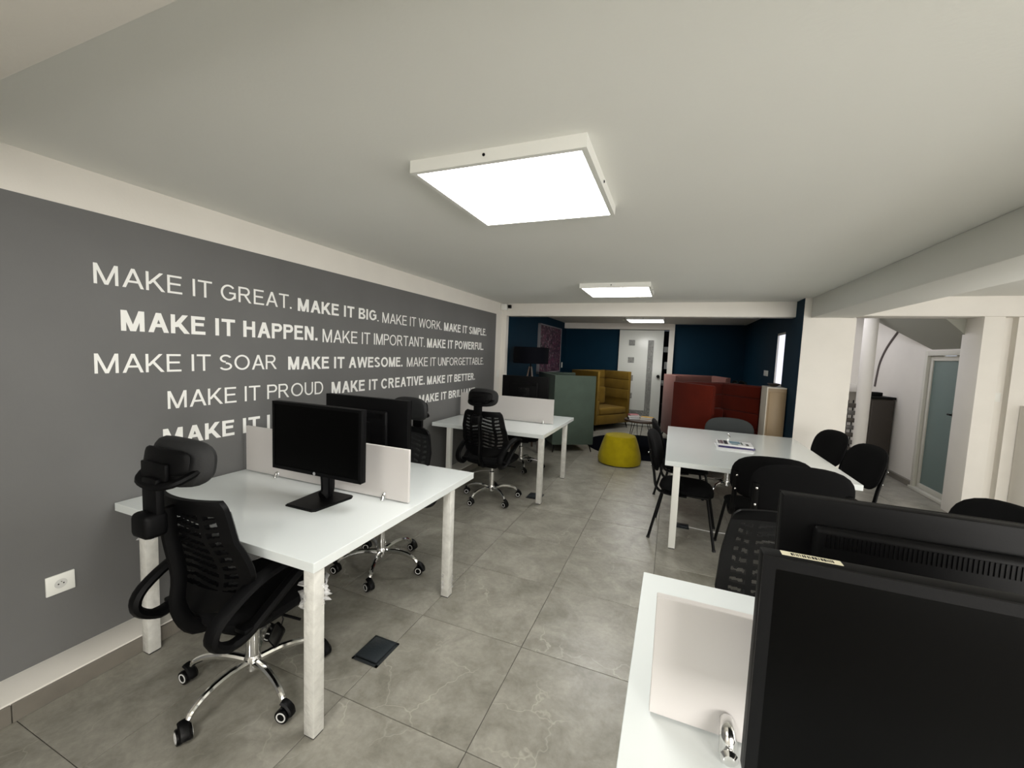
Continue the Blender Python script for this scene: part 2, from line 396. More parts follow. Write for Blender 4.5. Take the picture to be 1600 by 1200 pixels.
rc = B(); lathe(rc, [(.085, 0), (.085, 2.6)], 28, TR(3.355, 6.2, 0)); st('trim_12', rc, white_wall)
st('trim_13', bx(3.35, 3.84, 7.45, 7.75, 1.17, 1.31, bev=.006), white_wall)
ps = B(); box(ps, 3.69, 3.852, 4.47, 4.80, 0, 2.2, bev=.003); box(ps, 3.852, 3.98, 4.60, 5.0, 0, 2.2); box(ps, 3.98, 5.3, 4.52, 4.7, 0, 2.2)
st('wall_right_pillar', ps, white_wall)
st('wall_room_behind', bx(4.25, 4.9, 4.9, 6.0, 0, 2.0), dark_in)  # dark block stands in for the unlit room behind the glass
wrt = B(); box(wrt, 5.2, 5.4, -3.4, 4.6, 0, .70); box(wrt, 5.2, 5.4, -3.4, 4.6, 2.2, H); box(wrt, 5.2, 5.4, -3.4, -1.2, .7, 2.2); box(wrt, 5.2, 5.4, 2.4, 4.6, .7, 2.2)
st('wall_right', wrt, white_wall)
wn = B(); box(wn, -2.2, 2.0, -3.4, -3.2, 0, H); box(wn, 4.6, 5.4, -3.4, -3.2, 0, H); box(wn, 2.0, 4.6, -3.4, -3.2, 0, .7); box(wn, 2.0, 4.6, -3.4, -3.2, 2.1, H)
st('wall_near', wn, white_wall)

# glass door in the hall
gd = st('door_2', bx(3.845, 3.86, 5.02, 5.64, .07, 1.77), teal_gl)
gf = B(); box(gf, 3.795, 3.87, 5.66, 5.72, 0, 1.86, bev=.003); box(gf, 3.795, 3.87, 4.78, 4.81, 0, 1.86, bev=.003)
box(gf, 3.795, 3.87, 4.81, 5.66, 1.80, 1.86, bev=.003); box(gf, 3.77, 3.87, 4.78, 5.72, 0, .035, bev=.003)
obj('door_frame', gf, alu_w, gd)
obj('door_gap_shade', bx(3.90, 3.92, 4.60, 5.10, 0, 1.86), dark_in, gd)  # dark sheet stands in for the shade between leaf and pillar
lf = B(); box(lf, 3.83, 3.872, 5.60, 5.655, .035, 1.795, bev=.003); box(lf, 3.83, 3.872, 4.99, 5.045, .035, 1.795, bev=.003)
box(lf, 3.83, 3.872, 5.045, 5.60, 1.735, 1.795, bev=.003); box(lf, 3.83, 3.872, 5.045, 5.60, .035, .10, bev=.003)
obj('door_leaf', lf, alu_w, gd)
hb = B(); box(hb, 3.805, 3.832, 5.00, 5.04, .88, 1.06, bev=.012); obj('lock_plate', hb, chrome, gd)
hb = B(); tube(hb, [(3.805, 5.02, 1.09), (3.78, 5.02, 1.09), (3.78, 5.07, 1.09)], .011, 8); box(hb, 3.80, 3.832, 5.00, 5.04, 1.06, 1.12, bev=.008); obj('door_handle', hb, black_gloss, gd)

# ------------------------------------------------------------------ wall lettering
def glyph_polys(ch, t):
    """flat sans-serif capital, cap height 1: list of convex polygons; t = stem width"""
    h = t * .86; P = []
    def bar(x0, x1, y0, y1): P.append([(x0, y0), (x1, y0), (x1, y1), (x0, y1)])
    def dia(x0, y0, x1, y1, w_=None):
        q = (w_ or t * 1.12) / 2; P.append([(x0 - q, y0), (x0 + q, y0), (x1 + q, y1), (x1 - q, y1)])
    def arc(cx, cy, rx, ry, a0, a1, n=14):
        for k in range(n):
            a, b = math.radians(a0 + (a1 - a0) * k / n), math.radians(a0 + (a1 - a0) * (k + 1) / n)
            f = lambda a_, s_: (cx + (rx + s_ * t / 2) * math.cos(a_), cy + (ry + s_ * h / 2) * math.sin(a_))
            P.append([f(a, -1), f(a, 1), f(b, 1), f(b, -1)])
    e = t * .56
    if ch == 'A': dia(e, 0, .46, 1); dia(.92 - e, 0, .46, 1); bar(.20, .72, .27, .27 + h); W = .92
    elif ch == 'B':
        bar(0, t, 0, 1); W = .78
        for y in (0, .52 - h / 2, 1 - h): bar(t, .50, y, y + h)
        arc(.48, .77, .24 - t * .35, .23 - h / 2 + .01, -90, 90); arc(.50, .26 + 0, .28 - t * .35, .26 - h / 2, -90, 90)
    elif ch == 'C': arc(.48, .5, .48 - t / 2, .5 - h / 2, 38, 322, 26); W = .92
    elif ch == 'D':
        bar(0, t, 0, 1); bar(t, .40, 0, h); bar(t, .40, 1 - h, 1); arc(.40, .5, .44 - t / 2, .5 - h / 2, -90, 90, 20); W = .84
    elif ch in 'EF':
        bar(0, t, 0, 1); bar(t, .72 if ch == 'E' else .66, 1 - h, 1); bar(t, .66 if ch == 'E' else .58, .47, .47 + h); W = .72 if ch == 'E' else .66
        if ch == 'E': bar(t, .74, 0, h)
    elif ch == 'G': arc(.48, .5, .48 - t / 2, .5 - h / 2, 42, 330, 26); bar(.52, .94, .43, .43 + h); bar(.94 - t, .94, .16, .43); W = .96
    elif ch == 'H': bar(0, t, 0, 1); bar(.78 - t, .78, 0, 1); bar(t, .78 - t, .47, .47 + h); W = .78
    elif ch == 'I': bar(0, t, 0, 1); W = t
    elif ch == 'K': bar(0, t, 0, 1); dia(t * .9, .34, .74 - e * .3, 1, t * 1.35); dia(.82 - e * .3, 0, .32, .60, t * 1.35); W = .84
    elif ch == 'L': bar(0, t, 0, 1); bar(t, .62, 0, h); W = .62
    elif ch == 'M': bar(0, t, 0, 1); bar(.96 - t, .96, 0, 1); dia(.48, 0, t * .6, 1); dia(.48, 0, .96 - t * .6, 1); W = .96
    elif ch == 'N': bar(0, t, 0, 1); bar(.78 - t, .78, 0, 1); dia(.78 - t * .6, 0, t * .6, 1, t * 1.2); W = .78
    elif ch == 'O': arc(.52, .5, .52 - t / 2, .5 - h / 2, 0, 360, 36); W = 1.04
    elif ch in 'PR':
        bar(0, t, 0, 1); bar(t, .48, 1 - h, 1); bar(t, .48, .45, .45 + h); arc(.48, .725 + .0, .27 - t * .4, .275 - h / 2, -90, 90); W = .78
        if ch == 'R': dia(.86 - e, 0, .44, .47, t * 1.25); W = .88
    elif ch == 'S':
        arc(.40, .745, .37 - t / 2, .255 - h / 2, 20, 270, 18); arc(.40, .255, .40 - t / 2, .255 - h / 2 + .0, -160, 90, 18); W = .80
    elif ch == 'T': bar(0, .80, 1 - h, 1); bar(.40 - t / 2, .40 + t / 2, 0, 1 - h); W = .80
    elif ch == 'U': bar(0, t, .36, 1); bar(.78 - t, .78, .36, 1); arc(.39, .36, .39 - t / 2, .36 - h / 2, 180, 360, 16); W = .78
    elif ch == 'V': dia(.45, 0, e, 1); dia(.45, 0, .90 - e, 1); W = .90
    elif ch == 'W': dia(.33, 0, e, 1, t); dia(.33, 0, .66, 1, t); dia(.99, 0, .66, 1, t); dia(.99, 0, 1.32 - e, 1, t); W = 1.32
    elif ch == '.': bar(0, t * 1.05, 0, t * .95); W = t * 1.05
    else: W = .30
    return P, W
def word_polys(s, bold):
    t = .205 if bold else .128; x = 0.; out = []
    for ch in s:
        P, W = glyph_polys(ch, t)
        gap = .10 if ch in 'ATVWPLF.' else .16
        for p in P: out.append([(x + a, b) for a, b in p])
        x += W + (gap if ch != ' ' else .12)
    return out
LET = [
 ('MAKE IT GREAT.', 0, -.262, .845, 1.880, 1.980), ('MAKE IT BIG', 1, .899, 1.770, 1.872, 1.968), ('. ', 0, 1.785, 1.802, 1.868, 1.882), ('MAKE IT WORK.', 0, 1.856, 2.945, 1.862, 1.962), ('MAKE IT SIMPLE.', 1, 3.0, 4.215, 1.857, 1.958),
 ('MAKE IT HAPPEN.', 1, -.162, 1.082, 1.655, 1.762), ('MAKE IT IMPORTANT.', 0, 1.133, 2.588, 1.645, 1.752), ('MAKE IT POWERFUL.', 1, 2.637, 4.130, 1.640, 1.746),
 ('MAKE IT SOAR', 0, -.272, .722, 1.436, 1.536), ('MAKE IT AWESOME.', 1, .815, 2.185, 1.428, 1.526), ('MAKE IT UNFORGETTABLE.', 0, 2.262, 4.155, 1.424, 1.526),
 ('MAKE IT PROUD', 0, .037, 1.140, 1.223, 1.325), ('MAKE IT CREATIVE.', 1, 1.229, 2.605, 1.212, 1.314), ('MAKE IT BETTER.', 1, 2.655, 3.885, 1.206, 1.304),
 ('MAKE IT I', 1, .010, .665, 1.008, 1.110), ('MAKE IT BRILLIANT.', 1, 2.50, 3.93, .996, 1.094)]
for s, bold, y0, y1, z0, z1 in LET:
    P = word_polys(s.strip(), bold)
    a = min(q[0] for p in P for q in p); b_ = max(q[0] for p in P for q in p)
    sc_ = (y1 - y0) / (b_ - a); zs_ = z1 - z0
    if s.strip() == '.': zs_ = .1
    bm = B()
    for k, p in enumerate(P):
        dx = .0012 + (k % 7) * .00004
        f0 = [bm.verts.new((0, y0 + (u - a) * sc_, z0 + v * zs_)) for u, v in p]; f1 = [bm.verts.new((dx, v.co.y, v.co.z)) for v in f0]
        n = len(p); bm.faces.new(f1)
        for q in range(n): bm.faces.new((f0[q], f0[(q + 1) % n], f1[(q + 1) % n], f1[q]))
    o = obj('lettering', bm, letter_m, wl, loc=(WX + .0026, 0, 0)); o['label'] = 'white vinyl words on the grey wall'

# ------------------------------------------------------------------ ceiling lamps
def lamp(x, y, label, s=.75):
    t = empty('ceiling_lamp', label, 'lamp', (x, y, H), 0)
    f = B(); h = -.05; e = .022
    box(f, -s / 2, s / 2, -s / 2, -s / 2 + e, h, 0); box(f, -s / 2, s / 2, s / 2 - e, s / 2, h, 0)
    box(f, -s / 2, -s / 2 + e, -s / 2 + e, s / 2 - e, h, 0); box(f, s / 2 - e, s / 2, -s / 2 + e, s / 2 - e, h, 0); box(f, -s / 2 + e, s / 2 - e, -s / 2 + e, s / 2 - e, -.012, 0)
    obj('lamp_frame', f, desk_leg, t)
    obj('diffuser', bx(-s / 2 + e, s / 2 - e, -s / 2 + e, s / 2 - e, h + .004, h + .010), lamp_m, t)
    for T in (TR(-.03, -s / 2, -.022) @ RX(PI / 2), TR(s / 2, 0, -.022) @ RY(PI / 2)):
        k = B(); lathe(k, [(.006, 0), (.006, .003), (.003, .004)], 10, T); obj('screw', k, black_pl, t)
    return t
lamp(-.034, .483, 'square white framed ceiling lamp, nearest and largest of the three')
lamp(.03, 3.50, 'square ceiling lamp between the nearest lamp and the cross beam')
lamp(.10, 7.35, 'square ceiling lamp in the dark blue lounge beyond the beam', .72)

# ------------------------------------------------------------------ desks
def clamp(parent, x, y, z, side, s=1.):
    c = B()
    box(c, x - .012 * s, x + .012 * s, y - .012 if side < 0 else y + .012, y - .020 if side < 0 else y + .020, z + .0, z + .055 * s, bev=.004)
    yy = y - .018 if side < 0 else y + .018; sgn = -1 if side < 0 else 1
    pts = smooth_pts([(x, yy, z + .06 * s), (x, yy + sgn * .012, z + .045 * s), (x, yy + sgn * .030 * s, z + .015 * s), (x, yy + sgn * .034 * s, z + .004)])
    tube(c, pts, [.010 * s] * len(pts), 10, sx=1.3)
    obj('clamp', c, chrome, parent)
def bench_desk(name, label, cat, loc, W, D, legs, wrapped, part=None, zt=.76, th=.042, group=None):
    t = empty(name, label, cat, loc, 0, group)
    obj('desktop', bx(0, W, 0, D, zt - th, zt, bev=.0015, seg=1), desk_m, t)
    f = B(); xs = sorted({l[0] for l in legs}); ys = sorted({l[1] for l in legs})
    for y in (D * .28, D * .66): box(f, .16, W - .16, y, y + .03, zt - th - .045, zt - th - .0005)
    box(f, W / 2 - .02, W / 2 + .02, D * .28 + .03, D * .66, zt - th - .045, zt - th - .0005)
    obj('under_frame', f, desk_leg, t)
    for k, (x, y) in enumerate(legs):
        lg = obj('leg', bx(x, x + .055, y, y + .055, .006, zt - th - .001, bev=.003), wrap_leg if k in wrapped else desk_leg, t)
        if k in wrapped: lg['label'] = 'steel leg still wrapped in clear film'
        obj('leg_foot', bx(x + .003, x + .052, y + .003, y + .052, 0, .008), rubber, lg)
    if part:
        x0, x1, y, cl_ = part
        p = obj('partition', bx(x0, x1, y - .009, y + .009, zt + .006, zt + .305, bev=.0015, seg=1), screen_panel, t)
        for cx_, sd_ in cl_: clamp(p, cx_, y, zt, sd_, .62)
    return t
W1 = 1.385
d1 = bench_desk('bench_desk', 'white two-person bench desk by the grey wall, nearest on the left, with film-wrapped legs', 'desk', (-1.975, -.217, 0), W1, 1.384,
   [(.20, .003), (W1 - .058, .003), (.20, 1.07), (W1 - .058, 1.07)], (0, 1, 3), (.03, 1.335, .69, [(.335, -1), (1.18, -1)]), group='white bench desks')
d2 = bench_desk('bench_desk', 'white bench desk in the middle distance against the end of the grey wall', 'desk', (-1.975 + .04, -.217 + 2.925, 0), W1, 1.40,
   [(.20, .003), (W1 - .058, .003), (.20, 1.02), (W1 - .058, 1.02)], (1, 3), (.0, 1.29, .69, [(.30, -1), (1.17, -1)]), group='white bench desks')
d3 = bench_desk('bench_desk', 'white bench desk at the lower right carrying the two big monitors', 'desk', (.622, -1.08, 0), 1.385, 1.385,
   [(.05, .003), (1.33, .003), (.05, 1.32), (1.33, 1.32)], (), None, group='white bench desks')
p = obj('partition', bx(.056, 1.33, .702, .722, .766, 1.06, bev=.0015, seg=1), screen_panel, d3)
# big chrome clamp gripping the near partition
c = B(); pts = smooth_pts([(.221, .700, .816), (.221, .678, .812), (.222, .666, .795), (.222, .662, .775), (.222, .658, .766)])
tube(c, pts, [.012, .015, .016, .016, .016, .017, .017, .018, .018, .018, .018, .018, .018, .018, .018, .018, .018][:len(pts)], 14, sx=1.0)
lathe(c, [(.0175, 0), (.019, .004), (.012, .012), (.004, .014)], 14, TR(.222, .643, .777) @ RX(PI / 2)); obj('clamp', c, chrome, p)
clamp(p, 1.2, .712, .76, -1, 1.3)
# crumpled packing film on the first desk's legs
def film(parent, x, y, z, s, n):
    b = B(); g = []
    for i in range(9):
        row = []
        for j in range(12):
            a = 2 * PI * j / 12 * .8
            r = .032 + s * rnd.random() * (.3 + .7 * abs(math.sin(i * 1.7 + j)))
            row.append(b.verts.new((x + r * math.cos(a), y + r * math.sin(a), z + i * .012 + rnd.uniform(-.008, .008))))
        g.append(row)
    for i in range(8):
        for j in range(11):
            if rnd.random() < .8: b.faces.new((g[i][j], g[i][j + 1], g[i + 1][j + 1], g[i + 1][j]))
    obj('packing_film', b, mat('clear_film', (.9, .9, .9), .15, alpha=.35), parent)
film(d1, W1 - .025, .03, .57, .045, 1); film(d1, .225, .03, .60, .02, 2); film(d1, W1 - .03, 1.10, .06, .012, 2)

# meeting table
mt = bench_desk('meeting_table', 'long white meeting table with magazines in the middle of the room', 'table', (.667, 2.272, 0), 1.357, 1.905,
   [(.07, .0), (1.02, .12), (.07, 1.82), (1.02, 1.82)], ())
c = B(); box(c, .635, .655, 1.50, 1.512, .761, .80, bev=.004); tube(c, smooth_pts([(.645, 1.50, .80), (.645, 1.49, .785), (.66, 1.475, .765)]), .007, 8)
tag(obj('table_clamp', c, chrome), 'small chrome partition clamp standing alone on the meeting table', 'clamp').location = (.667, 2.272, 0)

# ------------------------------------------------------------------ monitors
def monitor(label, loc, rz=0., W=.64, hz0=.14, hh=.39, logo=True, sticker=False, hw_=.30, ht_=.075):
    """screen faces local -y; origin on the desk top under the screen"""
    t = empty('monitor', label, 'monitor', loc, rz, 'black desktop monitors')
    z0, z1 = hz0, hz0 + hh; b = .019 if sticker else .016
    f = B(); box(f, -W / 2, W / 2, -.004, .030, z0, z1, bev=.004)
    # sloping rear shell
    r1 = [(-W / 2 + .006, .029, z0 + .006), (W / 2 - .006, .029, z0 + .006), (W / 2 - .006, .029, z1 - .006), (-W / 2 + .006, .029, z1 - .006)]
    r2 = [(-W / 2 + .05, .042, z0 + .04), (W / 2 - .05, .042, z0 + .04), (W / 2 - .05, .042, z1 - .04), (-W / 2 + .05, .042, z1 - .04)]
    v1 = [f.verts.new(p) for p in r1]; v2 = [f.verts.new(p) for p in r2]
    for k in range(4): f.faces.new((v1[k], v1[(k + 1) % 4], v2[(k + 1) % 4], v2[k]))
    f.faces.new(v2)
    cs = obj('casing', f, black_pl, t)
    bz = B(); box(bz, -W / 2, W / 2, -.010, -.0042, z1 - b, z1 - .0005); box(bz, -W / 2, W / 2, -.010, -.0042, z0 + .0005, z0 + b * 1.3)
    box(bz, -W / 2, -W / 2 + b, -.010, -.0042, z0 + b * 1.3, z1 - b); box(bz, W / 2 - b, W / 2, -.010, -.0042, z0 + b * 1.3, z1 - b)
    obj('bezel', bz, black_pl, t)
    obj('screen', bx(-W / 2 + b, W / 2 - b, -.0065, -.0035, z0 + b * 1.3, z1 - b), screen_m, t)
    # rear housing with port strip and vent ribs
    h = B(); box(h, -W * hw_, W * hw_, .040, .070, z0 + .03, z1 - ht_, bev=.014, seg=3); hs = obj('rear_housing', h, black_pl, t)
    v = B(); n = 60
    for k in range(n):
        xx = (-.5 + k / (n - 1)) * W * (2 * hw_ - .08); box(v, xx - .0018, xx + .0018, .0695, .0722, z1 - ht_ - .045, z1 - ht_ - .015)
    o = obj('vent_ribs', v, black_gloss, hs); o['kind'] = 'stuff'
    obj('port_cover', bx(-W * (hw_ - .005), -W * (hw_ - .03), .046, .0725, z0 + .14, z0 + .24, bev=.002), black_gloss, hs)
    obj('mount_plate', bx(-.08, .08, .0695, .074, z0 + .10, z0 + .25, bev=.006), black_gloss, hs)
    for xx in (-.035, .035):
        k = B(); lathe(k, [(.005, 0), (.004, .003)], 10, TR(xx, .073, z0 + .235) @ RX(-PI / 2)); obj('screw', k, chrome, hs)
    s = B(); box(s, -.032, .032, .066, .090, .012, z0 + .17, bev=.006)
    tube(s, smooth_pts([(0, .078, z0 + .02), (0, .085, .07), (0, .075, .03), (0, .05, .012)]), .026, 10, sx=1.7); obj('neck', s, black_pl, t)
    bs = B(); prism(bs, [(-.10, -.14), (.085, -.14), (.10, -.125), (.125, .10), (.11, .125), (-.10, .125), (-.115, .11)], 0, .012, TR(0, .035, 0))
    bmesh.ops.bevel(bs, geom=[e for e in bs.edges if abs(e.verts[0].co.z - e.verts[1].co.z) < 1e-4 and e.verts[0].co.z > .006], offset=.004, segments=2, affect='EDGES'); obj('base', bs, black_gloss, t)
    if logo:
        k = B(); lathe(k, [(.009, 0), (.009, .001), (.007, .0012)], 20, TR(-.0, -.0102, z0 + .011) @ RX(PI / 2)); o = obj('emblem', k, mat('silver_emblem', (.55, .56, .57), .35, .6), t); o['label'] = 'small round silver emblem under the screen'
    if sticker:
        k = B(); box(k, -W / 2 + .03, -W / 2 + .115, .008, .024, z1, z1 + .0006)
        sk = obj('sticker', k, mat('cream_label', s8(214, 208, 180), .6), t); sk['label'] = 'cream barcode label on the top edge'
        k = B(); x = -W / 2 + .044
        while x < -W / 2 + .102:
            ww = rnd.choice((.0012, .002, .003)); box(k, x, x + ww, .011, .020, z1 + .0006, z1 + .0010); x += ww + rnd.choice((.0012, .002))
        o = obj('barcode', k, black_gloss, sk); o['kind'] = 'stuff'
    return t
monitor('black monitor with its dark screen to the camera on the near left desk', (-1.09, .25, .76), 0., W=.635, hz0=.155, hh=.385)
monitor('black monitor seen from behind above the partition of the near left desk', (-1.17, .745, .76), PI - .0, W=.67, hz0=.135, hh=.40, logo=False)
monitor('black monitor seen from behind on the middle distance desk beside the green sofa', (-1.14, 3.72, .76), PI, W=.65, hz0=.155, hh=.40, logo=False)
monitor('largest black monitor, screen to the camera, at the lower right corner with a barcode label', (1.170, -.59, .76), 0., W=.66, hz0=.13, hh=.412, sticker=True)
monitor('black monitor seen from behind just beyond the largest one at the right', (1.285, -.165, .76), PI, W=.66, hz0=.12, hh=.418, logo=False, hw_=.41, ht_=.055)

# ------------------------------------------------------------------ swivel office chairs (face local +y)
def halfw(v):
    P = [(0, .190), (.12, .228), (.35, .268), (.6, .254), (.85, .228), (1, .208)]
    for (a, b), (c, d) in zip(P, P[1:]):
        if v <= c: return b + (d - b) * (v - a) / (c - a)
    return .208
def back_pt(u, v, off=0.):
    hw = halfw(v); r = 1.
    if v > .93: r = 1 - .10 * ((v - .93) / .07) ** 2
    if v < .1: r = 1 - .22 * ((.1 - v) / .1) ** 2
    return Vector((u * hw * r, -.245 + .05 * u * u + .035 * math.sin(PI * min(1, v * 1.5)) - .055 * v + off, .525 + .485 * v))
def solid_grid(bm, nu, nv, keep, off0, off1):
    f = {}; b = {}
    def g(d, i, j, off):
        if (i, j) not in d: d[(i, j)] = bm.verts.new(back_pt(-1 + 2 * i / nu, j / nv, off))
        return d[(i, j)]
    K = {(i, j) for i in range(nu) for j in range(nv) if keep(-1 + 2 * (i + .5) / nu, (j + .5) / nv)}
    for (i, j) in K:
        q = [(i, j), (i + 1, j), (i + 1, j + 1), (i, j + 1)]
        bm.faces.new([g(f, a, c, off1) for a, c in q]); bm.faces.new([g(b, a, c, off0) for a, c in q][::-1])
        for (di, dj), (p, q2) in (((0, -1), (0, 1)), ((1, 0), (1, 2)), ((0, 1), (2, 3)), ((-1, 0), (3, 0))):
            if (i + di, j + dj) not in K:
                a, c = q[p], q[q2]; bm.faces.new((g(f, *c, off1), g(f, *a, off1), g(b, *a, off0), g(b, *c, off0)))
def keep_back(u, v):
    au = abs(u)
    if v < .20 or v > .88 or au > .84: return True
    if .50 < au < .60: return True
    vv = v - (.05 * (1 - au / .5) if au < .5 else .10 * (au - .6))
    ph = ((vv - .20) * 13.) % 1.
    return ph < .44
CA = (-.35, .25, -.1, .45, .05)
def caster_T(k, world):
    a = 2 * PI * k / 5
    return RZ(a) @ TR(.31, 0, .031) @ RZ(CA[k] - a - world)
def office_chair(label, loc, rz, star, head=True):
    t = empty('office_chair', label, 'chair', loc, rz, 'black mesh office chairs')
    b = B(); solid_grid(b, 44, 112, keep_back, -.016, .004); obj('backrest', b, black_pl, t, ang=50)
    b = B(); solid_grid(b, 10, 12, lambda u, v: .08 < v < .95 and abs(u) < .93, .006, .008); obj('mesh_panel', b, mesh_m, t)
    b = B(); s = smooth_pts([(0, -.335, .98), (0, -.325, .86), (0, -.300, .70), (0, -.305, .56), (0, -.24, .44), (0, -.10, .41)])
    tube(b, s, .030, 10, sx=.55, up=(0, 1, .2)); obj('back_support', b, black_pl, t)
    if head:
        b = B(); box(b, -.045, .045, -.392, -.362, .90, 1.11, bev=.008); box(b, -.05, .05, -.43, -.35, .89, .985, bev=.022, seg=3)
        nk = obj('headrest_post', b, black_pl, t)
        b = B()
        pad(b, lambda u, v, d: Vector((u, -.300 + 1.1 * u * u + d * .9 + .12 * v, 1.152 + v)), .345, .185, .08, 3.0); h = obj('headrest', b, black_leath, t); h['label'] = 'padded headrest'
        b = B(); pad(b, lambda u, v, d: Vector((u, -.352 + 1.2 * u * u + d + .12 * v, 1.165 + v * .8)), .27, .12, .026, 4.5); box(b, -.075, .075, -.378, -.362, 1.10, 1.165, bev=.005); tube(b, smooth_pts([(-.135, -.290, 1.135), (-.10, -.365, 1.095), (0, -.385, 1.08), (.10, -.365, 1.095), (.135, -.290, 1.135)]), .013, 8, sx=1.5); obj('headrest_shell', b, black_pl, h)
    b = B(); pad(b, lambda u, v, d: Vector((u, .02 + v, .452 + d + .02 * (1 - (2 * v / .5) ** 2) * 0)), .50, .50, .085, 5.); obj('seat', b, black_fab, t)
    b = B(); box(b, -.11, .11, -.14, .12, .375, .415, bev=.015); obj('mechanism', b, black_pl, t)
    for s_ in (-1, 1):
        b = B(); L_ = smooth_pts([(s_ * .236, -.27, .445), (s_ * .240, -.33, .50), (s_ * .246, -.30, .575), (s_ * .250, -.16, .655), (s_ * .253, .02, .682), (s_ * .253, .13, .674), (s_ * .251, .15, .648), (s_ * .248, .04, .60), (s_ * .242, -.12, .50), (s_ * .238, -.20, .45)], 4, True)
        tube(b, L_, .020, 8, True, sx=1.6); box(b, s_ * .20, s_ * .262, -.22, -.10, .462, .482, bev=.006); obj('armrest', b, black_pl, t)
    b = B(); tube(b, [(.10, .0, .39), (.22, .02, .385), (.27, .03, .38)], .006, 8); obj('height_lever', b, black_pl, t)
    b = B(); lathe(b, [(.030, .13), (.030, .30), (.026, .305), (.014, .307), (.014, .385)], 20); obj('gas_column', b, chrome, t)
    b = B(); lathe(b, [(.022, .075), (.036, .085), (.038, .135), (.032, .15)], 20)
    for k in range(5):
        a = 2 * PI * k / 5; d = Vector((math.cos(a), math.sin(a), 0))
        P = smooth_pts([d * r + Vector((0, 0, z)) for r, z in ((.02, .118), (.12, .135), (.21, .128), (.272, .102), (.292, .078))], 3)
        tube(b, P, [.019 - .007 * i / len(P) for i in range(len(P))], 10)
    bs = obj('star_base', b, chrome, t); bs.rotation_euler = (0, 0, star)
    cm = rm = None; pairs = []
    for k in range(5):
        a = 2 * PI * k / 5
        T = caster_T(k, star + rz)
        if cm is None:
            b = B()
            for s_ in (-1, 1):
                lathe(b, [(.010, -.010), (.030, -.009), (.031, .0), (.030, .009), (.012, .010)], 20, TR(0, s_ * .017, 0) @ RX(PI / 2))
            tube(b, smooth_pts([(-.012, 0, .05), (.012, 0, .040), (.030, 0, .018), (.034, 0, -.002)]), .010, 8, sx=2.0)
            o = obj('caster', b, black_gloss, bs); cm = o.data
            b = B(); n = 24; rg = []
            for rr, yy in ((.0165, .0265), (.0215, .0265), (.0215, .0285), (.0165, .0285)): rg.append([b.verts.new((rr * math.cos(2 * PI * q / n), yy, rr * math.sin(2 * PI * q / n))) for q in range(n)])
            for i in range(4):
                for q in range(n): b.faces.new((rg[i][q], rg[i][(q + 1) % n], rg[(i + 1) % 4][(q + 1) % n], rg[(i + 1) % 4][q]))
            r_ = obj('wheel_ring', b, ring_m, bs); rm = r_.data
        else:
            o = bpy.data.objects.new('caster', cm); COL.objects.link(o); o.parent = bs
            r_ = bpy.data.objects.new('wheel_ring', rm); COL.objects.link(r_); r_.parent = bs
        r2_ = bpy.data.objects.new('wheel_ring', rm); COL.objects.link(r2_); r2_.parent = bs; r2_.matrix_local = T @ RZ(PI)
        o.matrix_local = T; r_.matrix_local = T
    return t
def chair_copy(src, loc, rz, star, label, head=True):
    r = dup(src, loc, rz, label)
    for c in list(r.children):
        if c.name.startswith('star_base'):
            c.rotation_euler = (0, 0, star - rz); n1 = n2 = 0
            for g in c.children:
                if g.name.startswith('caster'): g.matrix_local = caster_T(n1, star); n1 += 1
                else: g.matrix_local = caster_T(n2 // 2, star) @ RZ(PI * (n2 % 2)); n2 += 1
        if not head and c.name.startswith('headrest'):
            for g in list(c.children): bpy.data.objects.remove(g)
            bpy.data.objects.remove(c)
    return r
R_ = math.radians
ca = office_chair('black mesh office chair with headrest, nearest, at the front of the near left desk', (-1.085, -.115, 0), 0., R_(-86))
chair_copy(ca, (-1.24, .985, 0), PI - .10, R_(-65), 'black mesh office chair behind the two monitors of the near left desk')
chair_copy(ca, (-1.11, 2.65, 0), -.03, R_(-37), 'black mesh office chair in front of the middle distance desk')
chair_copy(ca, (-1.25, 3.95, 0), PI + .3, R_(-60), 'office chair behind the middle distance desk, only its chrome base showing underneath', head=False)
chair_copy(ca, (1.165, .26, 0), PI, R_(20), 'black mesh chair back without headrest just beyond the lower right desk', head=False)
# black instruction tag hanging under the nearest chair
b = B(); box(b, -.03, .03, -.006, .006, -.06, .06, bev=.012, T=RY(.5)); tube(b, [(.03, 0, .05), (.045, 0, .09), (.03, .0, .125)], .003, 6)
tg = obj('hanging_tag', b, black_gloss, ca, loc=(.13, .02, .27))

